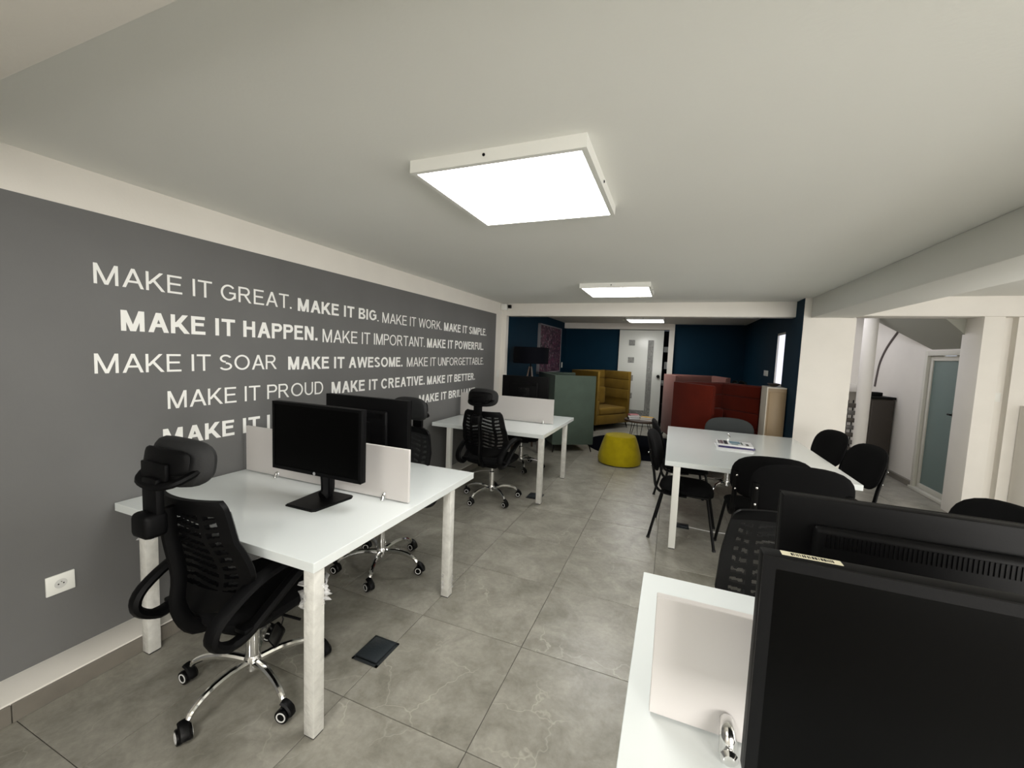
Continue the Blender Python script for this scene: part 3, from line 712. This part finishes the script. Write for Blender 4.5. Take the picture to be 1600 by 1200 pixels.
# ------------------------------------------------------------------ visitor chairs (face local +y)
def visitor_chair(label, loc, rz):
    t = empty('visitor_chair', label, 'chair', loc, rz, 'black padded visitor chairs')
    b = B(); pad(b, lambda u, v, d: Vector((u, -.235 - .26 * (.76 + v - .5) + .55 * u * u + d, .762 + v)), .535, .365, .058, 2.9); obj('backrest', b, black_fab, t)
    b = B(); pad(b, lambda u, v, d: Vector((u, .005 + v, .455 + d - .9 * max(0, v - .12) ** 2 * 3)), .49, .46, .065, 4.0); obj('seat', b, black_fab, t)
    fr_ = B()
    for s in (-1, 1): tube(fr_, [(s * .20, -.205, .425), (s * .20, .19, .425)], .010, 8)
    tube(fr_, [(-.20, .19, .425), (.20, .19, .425)], .010, 8); tube(fr_, [(-.20, -.18, .425), (.20, -.18, .425)], .010, 8)
    obj('seat_frame', fr_, black_gloss, t)
    for s in (-1, 1):
        b = B(); tube(b, [(s * .21, .185, .43), (s * .262, .262, .012)], .0125, 10, sx=1.0); lg = obj('leg', b, black_gloss, t)
        b = B(); tube(b, [(s * .262, .262, .016), (s * .2635, .2645, 0)], .015, 10); obj('foot_cap', b, rubber, lg)
        b = B(); tube(b, [(s * .21, -.185, .43), (s * .262, -.272, .012)], .0125, 10); lg = obj('leg', b, black_gloss, t)
        b = B(); tube(b, [(s * .262, -.272, .016), (s * .2635, -.275, 0)], .015, 10); obj('foot_cap', b, rubber, lg)
        b = B(); tube(b, smooth_pts([(s * .215, .02, .418), (s * .228, -.16, .425), (s * .232, -.235, .47), (s * .232, -.262, .60), (s * .232, -.305, .80)]), .0125, 10, sx=1.5); up_ = obj('back_upright', b, black_gloss, t)
        for z in (.66, .77):
            b = B(); lathe(b, [(.008, 0), (.007, .004), (.003, .006)], 10, TR(s * .232, -.262 - .25 * (z - .6) - .012, z) @ RX(PI / 2)); obj('bolt', b, chrome, up_)
    return t
v0 = visitor_chair('black visitor chair at the left side of the meeting table, nearer one', (.86, 2.66, 0), -PI / 2 - .08)
dup(v0, (.86, 3.44, 0), -PI / 2 + .1, 'black visitor chair at the left side of the meeting table, farther one half hidden')
dup(v0, (1.40, 2.37, 0), .03, 'black visitor chair pushed against the near edge of the meeting table')
vh = dup(v0, (1.485, 1.88, 0), -.07, 'black visitor chair nearer the camera than its twin, just above the monitors')
vh.scale = (1.02, 1.0, 1.065)
dup(v0, (1.98, 3.70, 0), PI / 2 + .22, 'black visitor chair right of the meeting table, before the white column')
dup(v0, (2.01, 2.97, 0), PI / 2 + .16, 'black visitor chair at the right side of the table, near corner, before the hall')
dup(v0, (2.05, 1.36, 0), R_(110), 'black visitor chair cut off by the right edge of the picture')
# far end chair, a swivel one
oc = empty('operator_chair', 'dark grey rounded chair back at the far end of the meeting table', 'chair', (1.38, 4.20, 0), PI - .05)
b = B(); pad(b, lambda u, v, d: Vector((u, -.26 + .5 * u * u + d, .72 + v)), .56, .36, .07, 2.9); obj('backrest', b, mat('charcoal_fabric', s8(44, 48, 48), .85, bump=.2, bscale=300), oc)
b = B(); pad(b, lambda u, v, d: Vector((u, v, .46 + d)), .50, .48, .08, 4.); obj('seat', b, black_fab, oc)
b = B(); tube(b, smooth_pts([(0, -.05, .40), (0, -.24, .42), (0, -.29, .55), (0, -.28, .70)]), .02, 8, sx=1.6); obj('back_support', b, black_pl, oc)
for nm in ('gas_column', 'star_base'):
    src = [c for c in ca.children if c.name.startswith(nm)][0]
    c = src.copy(); COL.objects.link(c); c.parent = oc
    for g in src.children:
        d = g.copy(); COL.objects.link(d); d.parent = c
    if nm == 'gas_column': b = B(); box(b, -.1, .1, -.1, .1, .38, .42, bev=.01); obj('mechanism', b, black_pl, oc)

# ------------------------------------------------------------------ lounge
def pod(name, label, cat, loc, rz, W, D, Hh, m, group=None, arms=(-1, 1), z0=.13):
    """high-backed wing seat opening towards local +y"""
    t = empty(name, label, cat, loc, rz, group); th = .055
    for s in (-1, 1):
        x0, x1 = (-W / 2, -W / 2 + th) if s < 0 else (W / 2 - th, W / 2)
        obj('side_panel', bx(x0, x1, -D / 2, D / 2, z0, Hh, bev=.008), m, t)
    obj('back_panel', bx(-W / 2 + th, W / 2 - th, -D / 2, -D / 2 + th, z0, Hh, bev=.008), m, t)
    obj('seat_base', bx(-W / 2 + th, W / 2 - th, -D / 2 + th, D / 2 - .01, z0, .33, bev=.006), m, t)
    aw = .09
    obj('seat_cushion', bx(-W / 2 + th + (aw if -1 in arms else .03), W / 2 - th - aw, -D / 2 + .18, D / 2 - .02, .332, .48, bev=.035, seg=4), m, t)
    for s in arms:
        xa = -W / 2 + th if s < 0 else W / 2 - th - aw
        obj('armrest', bx(xa + .001, xa + aw - .001, -D / 2 + .06, D / 2 - .03, .332, .64, bev=.02, seg=3), m, t)
    obj('back_cushion', bx(-W / 2 + .16, W / 2 - .16, -D / 2 + .09, -D / 2 + .22, .49, .90, bev=.045, seg=4), m, t)
    zs = [.66, .88, 1.10, Hh - .01]
    for k in range(3):
        a, c = zs[k] + .004, zs[k + 1] - .004
        obj('back_channel', bx(-W / 2 + th + .03, W / 2 - th - .03, -D / 2 + th, -D / 2 + th + .035, a, c, bev=.012, seg=3), m, t)
        for s in (-1, 1):
            xa = -W / 2 + th if s < 0 else W / 2 - th - .03
            obj('wing_channel', bx(xa, xa + .03, -D / 2 + th, D / 2 - .01, a, c, bev=.010, seg=3), m, t)
    for sx in (-1, 1):
        for sy in (-1, 1):
            b = B(); tube(b, [(sx * (W / 2 - .05), sy * (D / 2 - .05), z0), (sx * (W / 2 - .02), sy * (D / 2 - .02), 0)], [.014, .007], 8); obj('leg', b, black_pl, t)
    return t
pod('green_wing_sofa', 'green velvet high-backed seat turned away, behind the middle distance desk', 'armchair', (-1.083, 5.66, 0), R_(-58), 1.10, .71, 1.283, green_f)
pod('mustard_wing_chair', 'mustard yellow high-backed armchair with ribbed wings beside the ornamented door', 'armchair', (-.83, 7.98, 0), R_(-123), 1.10, .80, 1.29, must_f, arms=(1,))
pod('pink_wing_sofa', 'dusty pink high-backed seat with ribbed wings behind the rust red ones', 'armchair', (1.10, 7.33, .0), PI + .3, 1.0, .74, 1.31, pink_f)
pod('rust_wing_sofa', 'rust red high-backed seat turned sideways at the far end of the meeting table', 'armchair', (1.305, 5.24, 0), R_(-138.6), .97, .73, 1.283, red_f)

b = B(); lathe(b, [(.27, 0), (.315, .02), (.322, .08), (.31, .16), (.27, .30), (.235, .40), (.22, .428), (.19, .436), (.0, .440)], 40)
tag(obj('pouf', b, pouf_f, loc=(0.0, 4.94, 0)), 'round yellow velvet pouf on the tiles before the black rug', 'pouf')
b = B(); lathe(b, [(1.06, 0), (1.06, .010), (1.05, .012)], 64)
tag(obj('rug', b, rug_m, loc=(.30, 6.32, .0005)), 'round black rug in the lounge under the coffee table', 'rug')
ct = empty('coffee_table', 'small round dark wood coffee table on hairpin legs in the lounge', 'table', (.20, 6.20, .0136))
b = B(); lathe(b, [(.27, .465), (.285, .47), (.285, .495), (.28, .50)], 36); obj('table_top', b, wood_d, ct)
for k in range(3):
    a = 2 * PI * k / 3 + .5; c_, s_ = math.cos(a), math.sin(a)
    b = B(); tube(b, [(.14 * c_ - .05 * s_, .14 * s_ + .05 * c_, .465), (.24 * c_, .24 * s_, .005), (.14 * c_ + .05 * s_, .14 * s_ - .05 * c_, .465)], .006, 6); obj('leg', b, black_pl, ct)
def book(label, x, y, z, w, d, h, rz, cover, group=None):
    t = empty('book', label, 'book', (x, y, z), rz, group)
    c = B(); box(c, -w / 2, w / 2, -d / 2, d / 2, 0, .003); box(c, -w / 2, w / 2, -d / 2, d / 2, h - .003, h); box(c, -w / 2, -w / 2 + .003, -d / 2, d / 2, 0, h)
    obj('cover', c, cover, t); obj('pages', bx(-w / 2 + .003, w / 2 - .004, -d / 2 + .004, d / 2 - .004, .003, h - .003), card, t); return t
zc = .5135
book('dark book at the bottom of the left stack on the coffee table', .08, 6.18, zc, .20, .15, .035, .3, mat('dark_cover', s8(40, 40, 46), .5))
book('white book in the middle of the left stack on the coffee table', .075, 6.18, zc + .0355, .19, .14, .03, .15, card)
book('pink book on top of the left stack on the coffee table', .07, 6.18, zc + .066, .17, .13, .02, .5, mat('pink_cover', s8(190, 90, 100), .5))
book('tan book at the bottom of the right stack on the coffee table', .31, 6.16, zc, .22, .15, .03, -.2, mat('tan_cover', s8(150, 116, 60), .5))
book('yellow book on top of the right stack on the coffee table', .31, 6.16, zc + .0305, .21, .14, .03, -.1, mat('yellow_cover', s8(210, 164, 40), .5))

# tripod drum lamp
fl = empty('floor_lamp', 'floor lamp with a wide black drum shade before the blue wall', 'lamp', (-1.515, 4.98, 0))
b = B(); lathe(b, [(.285, 1.455), (.29, 1.46), (.29, 1.715), (.285, 1.72), (.28, 1.715), (.28, 1.46)], 40); obj('lamp_shade', b, lamp_sh, fl)
b = B(); lathe(b, [(.012, 1.10), (.012, 1.60), (.03, 1.62)], 12); obj('pole', b, black_pl, fl)
for k, a in enumerate((-.5, 1.6, 3.7)):
    b = B(); tube(b, [(.02 * math.cos(a), .02 * math.sin(a), 1.40), (.27 * math.cos(a), .27 * math.sin(a), 0)], .016, 8); obj('leg', b, wood_d if k else mat('grey_wood', s8(92, 84, 80), .6), fl)

# painting
pn = empty('painting', 'tall abstract pink and black canvas on the blue wall', 'painting', (-1.899, 7.28, 1.72))
obj('canvas', bx(0, .045, -.80, .80, -.485, .485), paint_m, pn)
f = B(); box(f, -.0005, .055, -.83, -.80, -.50, .50); box(f, -.0005, .055, .80, .83, -.50, .50); box(f, -.0005, .055, -.83, .83, .485, .51); box(f, -.0005, .055, -.83, .83, -.51, -.485)
obj('frame', f, mat('grey_frame', s8(120, 118, 122), .5), pn)

# cabinet on the blue wall with things on top
cb = empty('cabinet', 'tall beige cabinet with a cream edge against the blue wall beside the window', 'cabinet', (1.855, 4.86, 0))
obj('cabinet_side', bx(.012, .222, 0, .36, 0, 1.285), beige_c, cb); obj('edge_strip', bx(0, .0115, -.004, .36, 0, 1.30), cream, cb)
obj('cabinet_top', bx(.012, .222, -.004, .36, 1.286, 1.30), cream, cb)
b = B(); box(b, .03, .205, -.011, -.001, .10, 1.24, bev=.004); obj('cabinet_door', b, beige_c, cb)
b = B(); lathe(b, [(.03, 0), (.05, .01), (.075, .035), (.078, .04), (.07, .036), (.04, .012), (.001, .006)], 20)
tag(obj('dish', b, bin_m, loc=(1.97, 5.10, 1.3003)), 'small dark dish on top of the beige cabinet', 'dish')

# dark pot plant between the seats and the cabinet
pl = empty('potted_plant', 'dark narrow-leaved plant half lost in shade behind the rust red seats', 'plant', (1.78, 6.9, 0))
b = B(); lathe(b, [(.10, 0), (.12, .02), (.15, .32), (.14, .33), (.13, .30)], 20); obj('pot', b, black_pl, pl)
leafm = mat('dark_leaf', s8(24, 34, 30), .5)
b = B(); tube(b, smooth_pts([(0, 0, .3), (.02, .01, .7), (0, -.01, 1.15)]), .012, 6); obj('stem', b, leafm, pl)
for k in range(14):
    a = k * 2.4; r = .22 + .08 * rnd.random(); z = 1.05 + .2 * rnd.random(); c_, s_ = math.cos(a), math.sin(a)
    b = B(); q = [(0, 0), (.3, .022), (.7, .026), (1., 0), (.7, -.026), (.3, -.022)]
    top = [b.verts.new((c_ * u * r - s_ * w_, s_ * u * r + c_ * w_, z + .28 * u - .35 * u * u)) for u, w_ in q]
    bot = [b.verts.new(v.co + Vector((0, 0, -.002))) for v in top]
    b.faces.new(top); b.faces.new(bot[::-1])
    for i in range(6): b.faces.new((top[i], bot[i], bot[(i + 1) % 6], top[(i + 1) % 6]))
    obj('leaf', b, leafm, pl)

# ------------------------------------------------------------------ small wall fittings
def plate(name, label, cat, c, n, w, h, kind):
    t = empty(name, label, cat, c, n)       # face looks along local -y
    obj('face_plate', bx(-w / 2, w / 2, -.010, 0, -h / 2, h / 2, bev=.003), mat('white_switch', s8(226, 226, 220), .35), t)
    if kind == 'socket':
        b = B(); lathe(b, [(.0225, 0), (.0215, .0012), (.019, -.004), (.001, -.005)], 24, TR(0, -.0105, 0) @ RX(PI / 2)); obj('socket_well', b, mat('socket_well', s8(200, 200, 196), .4), t)
        for x, z in ((-.009, 0), (.009, 0)):
            b = B(); lathe(b, [(.0028, 0), (.0028, .002)], 10, TR(x, -.0115, z) @ RX(PI / 2)); obj('pin_hole', b, black_pl, t)
        b = B(); tube(b, [(0, -.006, .011), (0, -.018, .011)], .0024, 8); obj('earth_pin', b, chrome, t)
    else:
        obj('rocker', bx(-w / 4, w / 4, -.014, -.009, -h / 3, h / 3, bev=.002), mat('white_switch', s8(226, 226, 220), .35), t)
    return t
plate('wall_socket', 'white power socket low on the grey wall at the left edge', 'socket', (WX + .003, -.428, .437), PI / 2, .100, .093, 'socket')
plate('light_switch', 'white switch on the white strip at the end of the grey wall', 'switch', (WX + .0005, 4.70, 1.27), PI / 2, .09, .12, 'switch')
plate('light_switch', 'white switch plate on the blue wall right of the rust red seats', 'switch', (2.0925, 6.30, 1.45), -PI / 2, .30, .09, 'switch')
plate('light_switch', 'white switch on the stepped pillar right of the glass door', 'switch', (3.915, 4.599, 1.352), 0, .09, .10, 'switch')
plate('light_switch', 'small white switch beside the abstract canvas on the blue wall', 'switch', (-1.8995, 8.45, 1.36), PI / 2, .08, .13, 'switch')
plate('wall_socket', 'small dark edged socket on the hall wall behind the round column', 'socket', (3.36, 7.749, 1.33), 0, .08, .08, 'socket')
cmr = empty('security_camera', 'tiny black camera on the cross beam at the end of the grey wall', 'camera', (-1.845, 4.80, 2.36))
obj('camera_body', bx(-.026, .026, -.05, 0, -.028, .028, bev=.010, seg=3), black_gloss, cmr)
b = B(); lathe(b, [(.012, 0), (.010, .004), (.004, .005)], 14, TR(0, -.05, 0) @ RX(PI / 2)); obj('lens', b, screen_m, cmr)
b = B(); box(b, -.05, .05, -.075, 0, -.055, .045, bev=.008); box(b, -.035, .035, -.08, -.074, -.03, .02, bev=.003)
tube(b, smooth_pts([(-.01, -.03, .045), (.04, -.03, .062), (.10, -.03, .052), (.15, -.02, .05)]), .004, 6)
tag(obj('alarm_sensor', b, mat('white_switch', s8(226, 226, 220), .35), loc=(-1.93, 4.799, 2.355)), 'white alarm box with cable in the corner above the grey wall', 'sensor')

# floor boxes
def floor_box(label, loc, rz, w=.16, d=.185):
    t = empty('floor_outlet', label, 'outlet', loc, rz)
    f = B(); e = .012
    box(f, -w / 2, w / 2, -d / 2, -d / 2 + e, 0, .006); box(f, -w / 2, w / 2, d / 2 - e, d / 2, 0, .006); box(f, -w / 2, -w / 2 + e, -d / 2, d / 2, 0, .006); box(f, w / 2 - e, w / 2, -d / 2, d / 2, 0, .006)
    box(f, -w / 2 + e, w / 2 - e, -d / 2 + e, d / 2 - e, 0, .002)
    obj('surround', f, mat('dark_steel', s8(52, 56, 58), .4, .3, bump=.5, bscale=90), t)
    l = B(); box(l, -w / 2 + .014, w / 2 - .014, -d / 2 + .014, d / 2 - .014, .004, .012, bev=.002, T=TR(0, 0, .002) @ RX(-.05)); obj('lid', l, mat('dark_steel_lid', s8(44, 50, 54), .35, .2, bump=.3, bscale=60), t)
    return t
floor_box('scuffed dark steel floor outlet on the tiles beside the near left desk', (-.697, .288, .0005), 0.)
floor_box('dark floor outlet beside the leg of the middle distance desk', (-.685, 2.93, .0005), 0.)
floor_box('dark floor outlet with a white cable under the meeting table', (.86, 2.83, .0005), 0., .12, .12)
b = B(); tube(b, smooth_pts([(.92, 2.83, .004), (1.1, 2.81, .004), (1.35, 2.84, .004), (1.7, 2.80, .004)]), .0035, 6)
tag(obj('cable', b, ring_m), 'white cable on the floor under the meeting table', 'cable')
b = B(); tube(b, smooth_pts([(-1.62, 3.12, .004), (-1.70, 3.0, .004), (-1.74, 3.2, .004), (-1.66, 3.5, .004), (-1.5, 3.6, .004)]), .004, 6)
tag(obj('cable', b, ring_m), 'looped white cable on the floor under the middle distance desk', 'cable')
b = B(); box(b, -.04, .04, -.03, .03, 0, .14, bev=.008)
tag(obj('power_adapter', b, ring_m, loc=(-1.66, 3.80, 0)), 'white power block on the floor under the middle distance desk', 'adapter')

# magazines on the meeting table
b = bx(-.17, .15, -.165, .14, 0, .0009); tag(obj('paper_sheet', b, card, loc=(1.30, 3.20, .7604)), 'white sheet of paper under the magazines on the meeting table', 'paper')
def magazine(label, x, y, z, rz, h, cover):
    t = empty('magazine', label, 'magazine', (x, y, z), rz, 'magazines on the meeting table')
    obj('pages', bx(-.158, .158, -.118, .118, .0012, h - .0012), card, t)
    c = B(); box(c, -.16, .16, -.12, .12, 0, .0012); box(c, -.16, .16, -.12, .12, h - .0012, h); box(c, -.16, .16, -.1205, -.119, 0, h); o = obj('cover', c, cover, t); return t, h
magazine('violet spined magazine at the bottom of the pile on the meeting table', 1.31, 3.25, .7616, .02, .018, violet)
m2, hh = magazine('white magazine with a bluish photo on top of the pile on the meeting table', 1.305, 3.255, .7798, -.03, .014, card)
for x0, x1, y0, y1, cc in ((-.145, -.135, -.10, .10, (30, 30, 36)), (-.13, -.10, -.09, .10, (110, 90, 96)), (-.095, -.06, -.10, .10, (34, 32, 40)), (-.04, .055, -.03, .10, (108, 136, 150)), (-.03, .03, -.09, -.05, (90, 120, 128)), (.06, .075, -.06, .08, (60, 70, 60)), (.10, .125, -.08, .02, (80, 82, 78))):
    o = obj('cover_print', bx(x0, x1, y0, y1, hh, hh + .0004), mat('print_%d' % cc[0], s8(*cc), .4), m2)

# ------------------------------------------------------------------ hall objects
bn = empty('waste_bin', 'tall dark taupe bin with a black rim in the corner of the hall', 'bin', (3.655, 6.55, 0), .12)
b = B(); box(b, -.155, .155, -.15, .15, .012, 1.14, bev=.03, seg=4); obj('body', b, bin_m, bn)
b = B(); box(b, -.162, .162, -.157, .157, 1.14, 1.175, bev=.01); obj('rim', b, black_pl, bn)
b = B(); box(b, -.11, .04, -.05, .08, 1.175, 1.235, bev=.01, T=None); obj('lid_flap', b, black_pl, bn)
b = B(); box(b, -.15, .15, -.145, .145, 0, .014); obj('base', b, black_pl, bn)
sc = empty('folded_lounger', 'dark ribbed object standing upright between the white column and the round column', 'lounger', (3.02, 5.6, 0), .1)
for k in range(10): obj('slat', bx(-.045, .045, -.02, .02, .12 + k * .103, .12 + k * .103 + (.06), bev=.004), bin_m if k % 2 else mat('grey_slat', s8(66, 63, 60), .5), sc)
b = B(); tube(b, [(-.03, .024, 0), (-.03, .024, 1.15)], .008, 6); tube(b, [(.03, .024, 0), (.03, .024, 1.15)], .008, 6); obj('frame', b, black_pl, sc)
wc = empty('white_cupboard', 'white cupboard at the right edge beside the stepped pillar', 'cupboard', (4.075, 4.28, 0))
obj('body', bx(0, .6, 0, .235, .03, 1.28, bev=.004), white_wall, wc); obj('plinth', bx(.02, .58, .02, .22, 0, .03), dark_in, wc); obj('door', bx(.015, .585, -.016, -.001, .05, 1.26, bev=.003), mat('white_door_laminate', s8(214, 214, 214), .35), wc)
b = B(); tube(b, smooth_pts([(.14, -.02, 1.25), (.10, -.035, 1.20), (.12, -.035, 1.13), (.18, -.03, 1.11)]), .005, 6); obj('cable_loop', b, black_pl, wc)
